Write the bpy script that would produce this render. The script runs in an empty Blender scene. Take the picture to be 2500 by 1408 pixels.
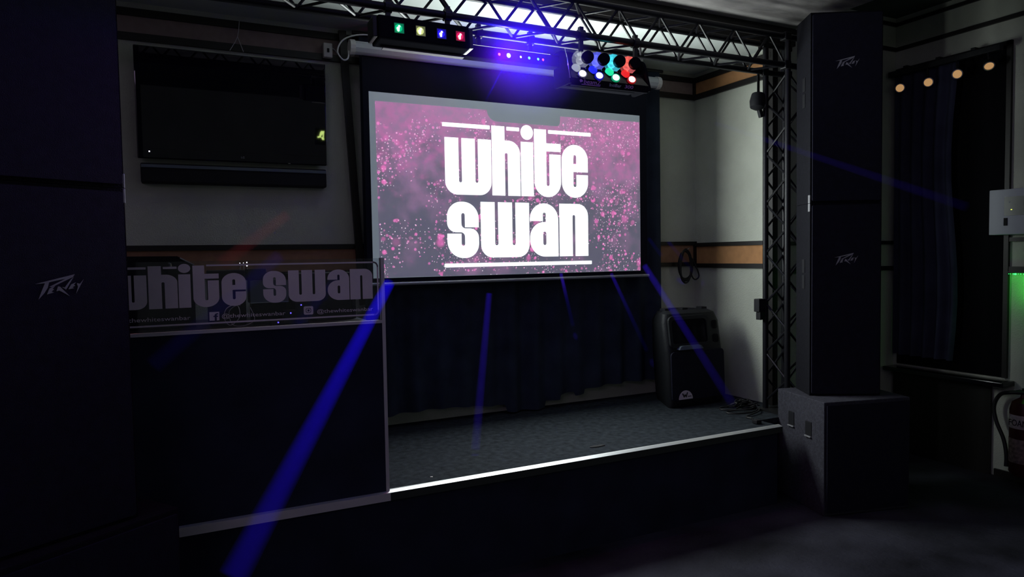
import bpy, bmesh, math, random
from mathutils import Vector, Matrix
from mathutils.geometry import tessellate_polygon
random.seed(7)
scene = bpy.context.scene
COL = scene.collection

# ------------------------------------------------------------------ camera
f_px, yaw, pit, rol = 1708.26, 0.459367, 0.0469371, -0.0163790
cy, sy, cp, sp = math.cos(yaw), math.sin(yaw), math.cos(pit), math.sin(pit)
F = Vector((sy*cp, cy*cp, -sp)); r0 = Vector((cy, -sy, 0)); u0 = r0.cross(F)
Rv = math.cos(rol)*r0 + math.sin(rol)*u0
Uv = -math.sin(rol)*r0 + math.cos(rol)*u0
cam = bpy.data.cameras.new('camera')
cam.sensor_width = 36.0; cam.lens = f_px/2500*36; cam.clip_start = 0.05
cam_o = bpy.data.objects.new('camera', cam); COL.objects.link(cam_o)
M = Matrix((Rv, Uv, -F)).transposed().to_4x4(); M.translation = Vector((0, 0, 1.6))
cam_o.matrix_world = M
scene.camera = cam_o

# ------------------------------------------------------------------ world, exposure, room light
w = bpy.data.worlds.new('world'); scene.world = w; w.use_nodes = True
w.node_tree.nodes['Background'].inputs[0].default_value = (0.12, 0.16, 1.0, 1)
w.node_tree.nodes['Background'].inputs[1].default_value = 0.0012
scene.view_settings.view_transform = 'Standard'
scene.view_settings.look = 'None'
scene.view_settings.exposure = 0.0
scene.view_settings.gamma = 1.0
scene.view_settings.use_curve_mapping = False

def light(name, kind, loc, energy, color, target=None, **kw):
    l = bpy.data.lights.new(name, kind); l.energy = energy; l.color = color
    for k, v in kw.items(): setattr(l, k, v)
    o = bpy.data.objects.new(name, l); COL.objects.link(o); o.location = loc
    if target is not None:
        o.rotation_euler = (Vector(target)-Vector(loc)).to_track_quat('-Z', 'Y').to_euler()
    return o
# unseen fill light added behind the photographer to lift the dark front faces
light('room_fill_light', 'AREA', (-2.3, -1.2, 3.2), 11.0, (0.80, 0.58, 1.0), (1.2, 3.5, 1.3), shape='RECTANGLE', size=3.0, size_y=0.6)
# light thrown back into the room by the white lettering on the projection screen
light('screen_light', 'AREA', (2.165, 4.212, 2.0), 57.0, (0.90, 1.0, 0.97), (2.165, 3.0, 2.0), shape='RECTANGLE', size=1.10, size_y=0.92)
# overspill of the LED bars on the truss
light('blue_effect_light', 'SPOT', (1.71, 3.60, 2.70), 7.0, (0.06, 0.03, 1.0), (1.72, 4.22, 2.95), spot_size=1.1, spot_blend=1.0, shadow_soft_size=0.03)
light('pink_effect_light', 'SPOT', (1.60, 3.60, 2.70), 1.0, (1.0, 0.05, 0.45), (1.50, 4.22, 2.80), spot_size=1.2, spot_blend=1.0, shadow_soft_size=0.03)
light('blue_wash_light', 'SPOT', (1.711, 3.435, 2.685), 52.0, (0.035, 0.03, 1.0), (1.65, 2.2, 2.75), spot_size=2.9, spot_blend=0.5, shadow_soft_size=0.012)
light('pink_wash_light', 'SPOT', (1.655, 3.435, 2.685), 9.0, (1.0, 0.03, 0.5), (1.5, 2.2, 1.9), spot_size=2.9, spot_blend=0.5, shadow_soft_size=0.010)

# ------------------------------------------------------------------ materials
def new_mat(name):
    m = bpy.data.materials.new(name); m.use_nodes = True
    return m, m.node_tree.nodes, m.node_tree.links, m.node_tree.nodes['Principled BSDF']
def pbr(name, col, rough=0.6, metal=0.0, spec=0.5, noise=0.0, nscale=8.0, bump=0.0, bscale=60.0, stretch=None):
    m, n, l, b = new_mat(name)
    b.inputs['Base Color'].default_value = (*col, 1)
    b.inputs['Roughness'].default_value = rough; b.inputs['Metallic'].default_value = metal
    b.inputs['Specular IOR Level'].default_value = spec
    if noise or bump:
        tc = n.new('ShaderNodeTexCoord'); src = tc.outputs['Object']
        if stretch:
            mp = n.new('ShaderNodeMapping'); mp.inputs['Scale'].default_value = stretch
            l.new(src, mp.inputs[0]); src = mp.outputs[0]
    if noise:
        t = n.new('ShaderNodeTexNoise'); t.inputs['Scale'].default_value = nscale; t.inputs['Detail'].default_value = 6
        l.new(src, t.inputs[0])
        rmp = n.new('ShaderNodeValToRGB')
        rmp.color_ramp.elements[0].position = 0.3; rmp.color_ramp.elements[1].position = 0.7
        rmp.color_ramp.elements[0].color = (*[c*(1-noise) for c in col], 1)
        rmp.color_ramp.elements[1].color = (*[min(1, c*(1+noise*0.6)) for c in col], 1)
        l.new(t.outputs[0], rmp.inputs[0]); l.new(rmp.outputs[0], b.inputs['Base Color'])
    if bump:
        t2 = n.new('ShaderNodeTexNoise'); t2.inputs['Scale'].default_value = bscale; t2.inputs['Detail'].default_value = 4
        l.new(src, t2.inputs[0])
        bp = n.new('ShaderNodeBump'); bp.inputs['Strength'].default_value = bump; bp.inputs['Distance'].default_value = 0.02
        l.new(t2.outputs[0], bp.inputs['Height']); l.new(bp.outputs[0], b.inputs['Normal'])
    return m
def emis(name, col, s):
    m, n, l, b = new_mat(name)
    b.inputs['Base Color'].default_value = (*[min(1, c*0.5) for c in col], 1)
    b.inputs['Emission Color'].default_value = (*col, 1); b.inputs['Emission Strength'].default_value = s
    return m
MT = {}
MT['wall'] = pbr('cream_wallpaper', (0.58, 0.60, 0.515), 0.8, spec=0.2, noise=0.12, nscale=3, bump=0.25, bscale=120)
MT['wood'] = pbr('dark_wood', (0.010, 0.008, 0.008), 0.45, noise=0.4, nscale=12, stretch=(1, 1, 8))
MT['border'] = pbr('orange_border_paper', (0.50, 0.25, 0.11), 0.75, spec=0.2, noise=0.12, nscale=20)
MT['border_shade'] = pbr('shaded_border_paper', (0.30, 0.225, 0.215), 0.75, spec=0.2, noise=0.12, nscale=20)  # orange border again, with the dim light over the back wall put into colour
MT['border_dado'] = pbr('dimmed_border_paper', (0.40, 0.215, 0.13), 0.75, spec=0.2, noise=0.12, nscale=20)  # same border paper, darkened for the dimmer light on the back wall
MT['ceil_stage'] = pbr('white_ceiling_paint', (0.74, 0.80, 0.76), 0.85, spec=0.2, noise=0.05, nscale=2)
MT['ceil'] = pbr('stained_ceiling', (0.52, 0.49, 0.48), 0.85, spec=0.2, noise=0.55, nscale=2.6, bump=0.5, bscale=9, stretch=(1, 2.2, 1))
MT['ceil_hi'] = pbr('dark_ceiling', (0.10, 0.13, 0.11), 0.9, spec=0.2, noise=0.3, nscale=3)
MT['floor'] = pbr('dark_worn_floor', (0.034, 0.034, 0.046), 0.8, spec=0.15, noise=0.9, nscale=1.7, bump=0.3, bscale=40)
MT['carpet'] = pbr('stage_carpet', (0.038, 0.046, 0.055), 0.95, spec=0.1, noise=0.45, nscale=26, bump=0.7, bscale=300)
MT['skirt'] = pbr('black_stage_skirt', (0.020, 0.024, 0.050), 0.85, spec=0.2, noise=0.3, nscale=5)
MT['nosing'] = pbr('silver_edge_strip', (0.80, 0.82, 0.82), 0.46, metal=0.85)
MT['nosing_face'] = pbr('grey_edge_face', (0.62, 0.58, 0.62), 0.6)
MT['truss'] = pbr('black_truss_metal', (0.009, 0.009, 0.012), 0.38, spec=0.3)
MT['blackmetal'] = pbr('black_metal', (0.012, 0.012, 0.014), 0.45, metal=0.2)
MT['plastic'] = pbr('black_plastic', (0.012, 0.012, 0.015), 0.65, spec=0.25)
MT['matte'] = pbr('matte_black', (0.010, 0.010, 0.013), 1.0, spec=0.0)
MT['greyplastic'] = pbr('dark_grey_plastic', (0.013, 0.014, 0.017), 0.55, spec=0.3, bump=0.2, bscale=200)
MT['curtain'] = pbr('black_drape', (0.034, 0.044, 0.070), 0.9, spec=0.1, noise=0.3, nscale=6)
MT['wincurtain'] = pbr('navy_drape', (0.05, 0.052, 0.10), 0.9, spec=0.15, noise=0.3, nscale=5)
MT['housing'] = pbr('white_screen_housing', (0.46, 0.48, 0.52), 0.4)
MT['fabric_black'] = pbr('black_screen_border', (0.012, 0.013, 0.022), 0.9, spec=0.1)
MT['bar'] = pbr('grey_metal_bar', (0.5, 0.5, 0.53), 0.35, metal=0.6)
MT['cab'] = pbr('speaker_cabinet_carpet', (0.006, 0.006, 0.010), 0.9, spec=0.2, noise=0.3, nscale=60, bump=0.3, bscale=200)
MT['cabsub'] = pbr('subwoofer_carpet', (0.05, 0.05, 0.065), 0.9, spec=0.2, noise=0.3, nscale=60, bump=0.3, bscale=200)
MT['grille'] = pbr('black_speaker_grille', (0.008, 0.008, 0.022), 0.7, spec=0.25, noise=0.3, nscale=30, bump=0.3, bscale=400)
MT['logo'] = pbr('silver_logo', (0.42, 0.42, 0.46), 0.4, metal=0.3)
MT['chrome'] = pbr('chrome', (0.75, 0.75, 0.78), 0.15, metal=1.0)
MT['vinyl'] = pbr('white_vinyl_lettering', (0.78, 0.68, 0.76), 0.6, spec=0.3, noise=0.06, nscale=12)
MT['white'] = pbr('white_plastic', (0.6, 0.58, 0.58), 0.5)
MT['tvglass'] = pbr('tv_glass', (0.004, 0.003, 0.010), 0.02, spec=0.4)
MT['gloss'] = pbr('gloss_black', (0.006, 0.006, 0.009), 0.12, spec=0.6)
MT['greybox'] = pbr('blue_grey_device', (0.12, 0.15, 0.19), 0.5)
MT['cable'] = pbr('black_cable', (0.01, 0.01, 0.012), 0.5)
MT['wcable'] = pbr('white_cable', (0.6, 0.58, 0.6), 0.5)
MT['red'] = pbr('extinguisher_red', (0.06, 0.012, 0.010), 0.3)
MT['label'] = pbr('paper_label', (0.55, 0.50, 0.45), 0.6, noise=0.3, nscale=60)
MT['panelgrey'] = pbr('grey_control_panel', (0.58, 0.62, 0.68), 0.6)
MT['darkgreen'] = pbr('dark_display', (0.02, 0.035, 0.03), 0.3)
MT['pane'] = pbr('dark_window_glass', (0.004, 0.004, 0.006), 0.6, spec=0.03)
MT['ledw'] = emis('led_white', (0.95, 1.0, 0.95), 6.0)
MT['tan'] = emis('warm_lamp_face', (0.55, 0.31, 0.13), 0.75)
MT['star'] = emis('tiny_white_led', (1.0, 0.95, 1.0), 3.0)
MT['bled'] = emis('tiny_blue_led', (0.12, 0.08, 1.0), 3.0)
MT['gled'] = emis('green_led', (0.05, 1.0, 0.2), 2.2)
MT['exit'] = emis('exit_sign_green', (0.68, 0.9, 0.25), 24.0)
def acrylic():
    m, n, l, b = new_mat('clear_acrylic')
    tr = n.new('ShaderNodeBsdfTransparent'); tr.inputs[0].default_value = (0.82, 0.84, 0.86, 1)
    gl = n.new('ShaderNodeBsdfGlossy'); gl.inputs['Roughness'].default_value = 0.08
    fr = n.new('ShaderNodeFresnel'); fr.inputs[0].default_value = 1.45
    mx = n.new('ShaderNodeMixShader'); l.new(fr.outputs[0], mx.inputs[0]); l.new(tr.outputs[0], mx.inputs[1]); l.new(gl.outputs[0], mx.inputs[2])
    l.new(mx.outputs[0], n['Material Output'].inputs[0]); n.remove(b); return m
MT['acrylic'] = acrylic()

# ------------------------------------------------------------------ mesh helpers
class MB:
    def __init__(s): s.bm = bmesh.new()
    def box(s, a, b, bev=0.0, mat=None):
        x0, y0, z0 = a; x1, y1, z1 = b
        vs = [s.bm.verts.new(p) for p in ((x0,y0,z0),(x1,y0,z0),(x1,y1,z0),(x0,y1,z0),(x0,y0,z1),(x1,y0,z1),(x1,y1,z1),(x0,y1,z1))]
        fs = [s.bm.faces.new([vs[i] for i in q]) for q in ((3,2,1,0),(4,5,6,7),(0,1,5,4),(1,2,6,5),(2,3,7,6),(3,0,4,7))]
        if bev:
            es = list({e for f in fs for e in f.edges})
            r = bmesh.ops.bevel(s.bm, geom=es, offset=bev, segments=2, affect='EDGES', profile=0.6)
            vs = list({v for f in r['faces'] for v in f.verts} | {v for v in vs if v.is_valid})
        if mat is not None:
            for v in vs:
                if v.is_valid: v.co = mat @ v.co
        return s
    def cyl(s, p0, p1, r, r1=None, seg=12, cap=True):
        p0, p1 = Vector(p0), Vector(p1); d = (p1-p0).normalized()
        a = d.orthogonal().normalized(); b = d.cross(a); r1 = r if r1 is None else r1
        A = [s.bm.verts.new(p0+r*(math.cos(t)*a+math.sin(t)*b)) for t in [2*math.pi*i/seg for i in range(seg)]]
        B = [s.bm.verts.new(p1+r1*(math.cos(t)*a+math.sin(t)*b)) for t in [2*math.pi*i/seg for i in range(seg)]]
        for i in range(seg):
            j = (i+1) % seg; s.bm.faces.new((A[i], A[j], B[j], B[i]))
        if cap: s.bm.faces.new(A[::-1]); s.bm.faces.new(B)
        return s
    def tube(s, pts, r, seg=8, smooth_n=0):
        P = [Vector(p) for p in pts]
        if smooth_n:
            Q = []
            for i in range(len(P)-1):
                p0 = P[max(i-1,0)]; p1 = P[i]; p2 = P[i+1]; p3 = P[min(i+2,len(P)-1)]
                for k in range(smooth_n):
                    t = k/smooth_n
                    Q.append(0.5*((2*p1)+(-p0+p2)*t+(2*p0-5*p1+4*p2-p3)*t*t+(-p0+3*p1-3*p2+p3)*t**3))
            Q.append(P[-1]); P = Q
        rings = []; a = None
        for i, p in enumerate(P):
            d = (P[min(i+1,len(P)-1)]-P[max(i-1,0)]).normalized()
            if a is None: a = d.orthogonal().normalized()
            a = (a-d*a.dot(d)).normalized(); b = d.cross(a)
            rings.append([s.bm.verts.new(p+r*(math.cos(2*math.pi*k/seg)*a+math.sin(2*math.pi*k/seg)*b)) for k in range(seg)])
        for A, B in zip(rings, rings[1:]):
            for k in range(seg):
                j = (k+1) % seg; s.bm.faces.new((A[k], A[j], B[j], B[k]))
        s.bm.faces.new(rings[0][::-1]); s.bm.faces.new(rings[-1])
        return s
    def lathe(s, prof, o, d, seg=20):          # prof: (radius, distance along d)
        o = Vector(o); d = Vector(d).normalized(); a = d.orthogonal().normalized(); b = d.cross(a); rings = []
        for r, h in prof:
            if r < 1e-6: rings.append([s.bm.verts.new(o+d*h)])
            else: rings.append([s.bm.verts.new(o+d*h+r*(math.cos(2*math.pi*k/seg)*a+math.sin(2*math.pi*k/seg)*b)) for k in range(seg)])
        for A, B in zip(rings, rings[1:]):
            for k in range(seg):
                j = (k+1) % seg
                if len(A) == 1 and len(B) == 1: continue
                if len(A) == 1: s.bm.faces.new((A[0], B[j], B[k]))
                elif len(B) == 1: s.bm.faces.new((A[k], A[j], B[0]))
                else: s.bm.faces.new((A[k], A[j], B[j], B[k]))
        return s
    def poly(s, loops, fn, t0, t1):             # loops: outer + holes (2D); fn(x, y, t) -> 3D; solid between t0 and t1
        loops = [list(L) for L in loops]
        flat = [p for L in loops for p in L]
        tri = tessellate_polygon([[Vector((p[0], p[1], 0)) for p in L] for L in loops])
        A = [s.bm.verts.new(fn(p[0], p[1], t0)) for p in flat]; B = [s.bm.verts.new(fn(p[0], p[1], t1)) for p in flat]
        for t in tri:
            try: s.bm.faces.new([A[i] for i in t]); s.bm.faces.new([B[i] for i in t[::-1]])
            except ValueError: pass
        k = 0
        for L in loops:
            n = len(L)
            for i in range(n):
                j = (i+1) % n
                try: s.bm.faces.new((A[k+i], A[k+j], B[k+j], B[k+i]))
                except ValueError: pass
            k += n
        return s
    def sheet(s, fn, nu, nv):
        g = [[s.bm.verts.new(fn(i/nu, j/nv)) for j in range(nv+1)] for i in range(nu+1)]
        for i in range(nu):
            for j in range(nv): s.bm.faces.new((g[i][j], g[i+1][j], g[i+1][j+1], g[i][j+1]))
        return s
    def build(s, name, m, parent=None, smooth=False, tf=None):
        bmesh.ops.remove_doubles(s.bm, verts=s.bm.verts, dist=1e-6)
        bmesh.ops.recalc_face_normals(s.bm, faces=s.bm.faces)
        if tf is not None: bmesh.ops.transform(s.bm, matrix=tf, verts=s.bm.verts)
        me = bpy.data.meshes.new(name); s.bm.to_mesh(me); s.bm.free()
        me.materials.append(MT[m] if isinstance(m, str) else m)
        if smooth:
            for p in me.polygons: p.use_smooth = True
            me.set_sharp_from_angle(angle=math.radians(40))
        o = bpy.data.objects.new(name, me); COL.objects.link(o)
        if parent is not None:
            o.parent = parent
            o.matrix_parent_inverse = world_mat(parent).inverted()
        return o
def world_mat(o):
    m = o.matrix_basis.copy()
    if o.parent is not None: m = world_mat(o.parent) @ o.matrix_parent_inverse @ m
    return m
def empty(name, loc, label=None, cat=None, group=None):
    o = bpy.data.objects.new(name, None); COL.objects.link(o); o.location = loc
    tag(o, label, cat, group); return o
def tag(o, label=None, cat=None, group=None, kind=None):
    if label: o['label'] = label
    if cat: o['category'] = cat
    if group: o['group'] = group
    if kind: o['kind'] = kind
    return o
def struct(o): o['kind'] = 'structure'; return o
def copy_tree(o, parent=None):
    c = o.copy(); COL.objects.link(c)
    if parent is not None: c.parent = parent
    for ch in list(o.children): copy_tree(ch, c)
    return c
def fillet(pts, n=6):                           # [(x, y, r)] -> rounded outline
    out = []; m = len(pts)
    for i in range(m):
        x, y = pts[i][:2]; r = pts[i][2] if len(pts[i]) > 2 else 0
        if not r: out.append((x, y)); continue
        p = Vector((x, y)); a = Vector(pts[i-1][:2])-p; b = Vector(pts[(i+1) % m][:2])-p
        la, lb = a.length, b.length; a.normalize(); b.normalize()
        rr = min(r, la*0.5 if len(pts[i-1]) > 2 and pts[i-1][2] else la, lb*0.5 if len(pts[(i+1) % m]) > 2 and pts[(i+1) % m][2] else lb)
        p0, p1 = p+a*rr, p+b*rr
        for k in range(n+1):                    # superelliptic corner through a cubic
            t = k/n; c0 = p0.lerp(p, 0.56); c1 = p1.lerp(p, 0.56)
            q = p0*(1-t)**3+c0*3*t*(1-t)**2+c1*3*t*t*(1-t)+p1*t**3
            out.append((q.x, q.y))
    return out
def ellipse(cx, cz, rx, rz, n=32): return [(cx+rx*math.cos(2*math.pi*i/n), cz+rz*math.sin(2*math.pi*i/n)) for i in range(n)]
def font_mesh(text, size, name, m, parent, mat, depth=0.0012, width=None, shear=0.0, align='LEFT'):
    cu = bpy.data.curves.new(name, 'FONT'); cu.body = text; cu.size = size; cu.extrude = depth; cu.shear = shear; cu.align_x = align
    cu.resolution_u = 3
    tmp = bpy.data.objects.new('tmp_text', cu); COL.objects.link(tmp)
    dg = bpy.context.evaluated_depsgraph_get(); dg.update()
    me = bpy.data.meshes.new_from_object(tmp.evaluated_get(dg)); me.name = name
    bpy.data.objects.remove(tmp); bpy.data.curves.remove(cu)
    xs = [v.co.x for v in me.vertices]
    if width and xs:
        k = width/(max(xs)-min(xs))
        for v in me.vertices: v.co.x *= k
    me.transform(mat); me.materials.clear(); me.materials.append(MT[m] if isinstance(m, str) else m)
    o = bpy.data.objects.new(name, me); COL.objects.link(o)
    if parent is not None: o.parent = parent; o.matrix_parent_inverse = world_mat(parent).inverted()
    return o
def frame(o, x, z):                             # text/plate matrix: local x -> x, local y -> z
    x = Vector(x).normalized(); z = Vector(z).normalized(); y = x.cross(z)
    m = Matrix((x, z, -y)).transposed().to_4x4(); m.translation = Vector(o); return m

# ------------------------------------------------------------------ large structure
struct(MB().box((-3.4, -4.2, -0.1), (5.4, 4.7, 0)).build('floor', 'floor'))
def solid(name, a, b, m): return struct(MB().box(a, b).build(name, m))
BY = 4.45                                       # back wall of the stage alcove
solid('wall_back', (-3.3, BY, 0), (3.97, BY+0.1, 3.2), 'wall')
solid('wall_alcove', (3.87, 3.64, 0), (3.97, BY, 3.2), 'wall')
solid('wall_facing', (3.97, 3.64, 0), (5.29, 3.74, 3.5), 'wall')
solid('wall_right', (5.19, -4.1, 0), (5.29, 3.64, 3.5), 'wall')
solid('wall_left', (-3.4, -4.1, 0), (-3.3, 4.55, 3.5), 'wall')
solid('wall_rear', (-3.4, -4.2, 0), (5.29, -4.1, 3.5), 'wall')
solid('ceiling_stage', (-3.3, 3.64, 3.03), (3.87, BY, 3.09), 'ceil_stage')
solid('wall_lintel', (-3.3, 3.60, 3.045), (4.05, 3.64, 3.40), 'wood')
solid('ceiling_soffit', (-3.3, 0.8, 3.165), (4.05, 3.60, 3.40), 'ceil')
solid('ceiling', (-3.4, -4.2, 3.40), (5.29, 3.74, 3.5), 'ceil_hi')
n_trim = [0]
def trim(a, b, m):
    n_trim[0] += 1
    return solid('trim_%d' % n_trim[0], a, b, m)
for z0, z1, m, t in ((1.660, 1.690, 'wood', 0.022), (1.525, 1.660, 'border', 0.006), (1.492, 1.525, 'wood', 0.022),
                     (2.955, 2.995, 'wood', 0.022), (2.862, 2.955, 'border', 0.006), (2.822, 2.862, 'wood', 0.022)):
    trim((-3.3, BY-t, z0), (3.87, BY, z1), m if m == 'wood' else ('border_shade' if z0 > 2 else 'border_dado'))
    trim((3.87-t, 3.64, z0-0.012 if z0 < 2 else z0), (3.87, BY-t, z1-0.012 if z0 < 2 else z1), m)
for z0, z1 in ((3.141, 3.169), (3.334, 3.359), (1.640, 1.668), (1.437, 1.470)):
    trim((3.99, 3.62, z0), (5.19, 3.64, z1), 'wood')
    if z0 > 2: trim((5.17, -4.1, z0), (5.19, 3.62, z1), 'wood')
    else: trim((5.17, -4.1, z0), (5.19, 2.79, z1), 'wood')
trim((3.85, 3.62, 0.5), (3.90, 3.66, 3.03), 'wood')          # corner post of the alcove
trim((3.845, 4.425, 1.51), (3.868, 4.448, 1.67), 'wood')
trim((3.845, 4.425, 2.85), (3.868, 4.448, 2.96), 'wood')
solid('baseboard_right', (5.172, -4.1, 0), (5.19, 2.86, 0.05), 'wood')
# window in the right wall: dark pane, frame, sill, dark panelling below
wn = struct(empty('window_1', (5.19, 3.2, 0.68)))
MB().box((5.178, 2.80, 0.70), (5.188, 3.60, 2.985)).build('pane', 'pane', wn)
MB().box((5.165, 2.785, 0.70), (5.189, 2.815, 3.0)).box((5.165, 2.785, 2.97), (5.189, 3.62, 3.0)).build('window_frame', 'wood', wn)
MB().box((5.04, 2.74, 0.652), (5.189, 3.62, 0.685), 0.006).build('window_sill', 'gloss', wn)
solid('wall_panel', (5.165, 2.885, 0), (5.189, 3.62, 0.652), 'wood')

# ------------------------------------------------------------------ stage platform
st = empty('stage', (0.3, 3.8, 0), 'low carpeted stage with a silver front edge below the projection screen', 'stage')
plan = [(-2.6, 3.17), (3.44, 3.17), (3.44, 3.345), (3.87, 3.345), (3.87, BY-0.001), (-2.6, BY-0.001)]
zup = lambda x, y, t: (x, y, t)
MB().poly([plan], zup, 0.47, 0.5).build('deck_carpet', 'carpet', st)
MB().poly([[(-2.6, 3.185), (3.43, 3.185), (3.43, 3.355), (3.86, 3.355), (3.86, BY-0.01), (-2.6, BY-0.01)]], zup, 0.0, 0.47).build('skirt', 'skirt', st)
MB().poly([[(3.157, 0.4985), (3.157, 0.4995), (3.180, 0.5065), (3.192, 0.5065), (3.192, 0.4985)]], lambda a, b, t: (t, a, b), -2.6, 3.445).build('edge_strip', 'nosing', st)
MB().box((-2.6, 3.156, 0.462), (0.909, 3.169, 0.4983)).build('edge_face', 'nosing_face', st)
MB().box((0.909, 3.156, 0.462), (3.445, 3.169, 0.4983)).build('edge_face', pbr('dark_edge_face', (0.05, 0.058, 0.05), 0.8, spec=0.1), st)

# ------------------------------------------------------------------ black backdrop drape and projection screen
def drape(x0, x1, y, ztop, hem, folds, amp, nv=14):
    def fn(u, v):
        x = x0+(x1-x0)*u; zb = hem(u)
        fl = 0.35+0.65*(1-v)
        return (x, y+amp*fl*(math.sin(u*folds*2*math.pi)+0.4*math.sin(u*folds*5.1+1)), zb+(ztop-zb)*v)
    return fn
hem = lambda u: 0.575+0.02*math.sin(u*9)+(0.035 if 0.60 < u < 0.98 else 0)-(0.045 if 0.42 < u < 0.56 else 0)-(0.03 if 0.66 < u < 0.70 else 0)
cu = empty('backdrop_curtain', (2.25, 4.36, 0.6), 'black backdrop drape hanging behind the projection screen down to the stage', 'curtain')
MB().sheet(drape(1.12, 3.43, 4.34, 2.99, hem, 13, 0.022), 180, 12).build('drape', 'curtain', cu, smooth=True)
MB().cyl((1.08, 4.34, 2.985), (3.46, 4.34, 2.985), 0.012).build('curtain_rod', 'blackmetal', cu)

SY = 4.22
ps = empty('projection_screen', (2.18, SY, 1.44), 'pull-down projection screen showing the white swan logo on pink glitter', 'screen')
MB().lathe([(0.0, 0), (0.041, 0), (0.041, 2.25), (0.0, 2.25)], (1.055, SY, 2.858), (1, 0, 0), 10).build('housing', 'housing', ps, smooth=False)
MB().lathe([(0, 0), (0.047, 0), (0.047, 0.03), (0.0, 0.03)], (1.03, SY, 2.858), (1, 0, 0), 14).build('end_cap', 'white', ps)
MB().lathe([(0, 0), (0.047, 0), (0.047, 0.03), (0.0, 0.03)], (3.30, SY, 2.858), (1, 0, 0), 14).build('end_cap', 'white', ps)
for q in (1.20, 3.15): MB().box((q, SY-0.012, 2.895), (q+0.03, SY+0.012, 3.029)).build('ceiling_bracket', 'white', ps)
MB().box((1.105, SY+0.002, 1.445), (3.215, SY+0.005, 2.85)).build('screen_fabric', 'fabric_black', ps)
MB().cyl((1.09, SY, 1.437), (3.225, SY, 1.437), 0.011, seg=12).build('bottom_bar', 'bar', ps, smooth=True)

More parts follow.
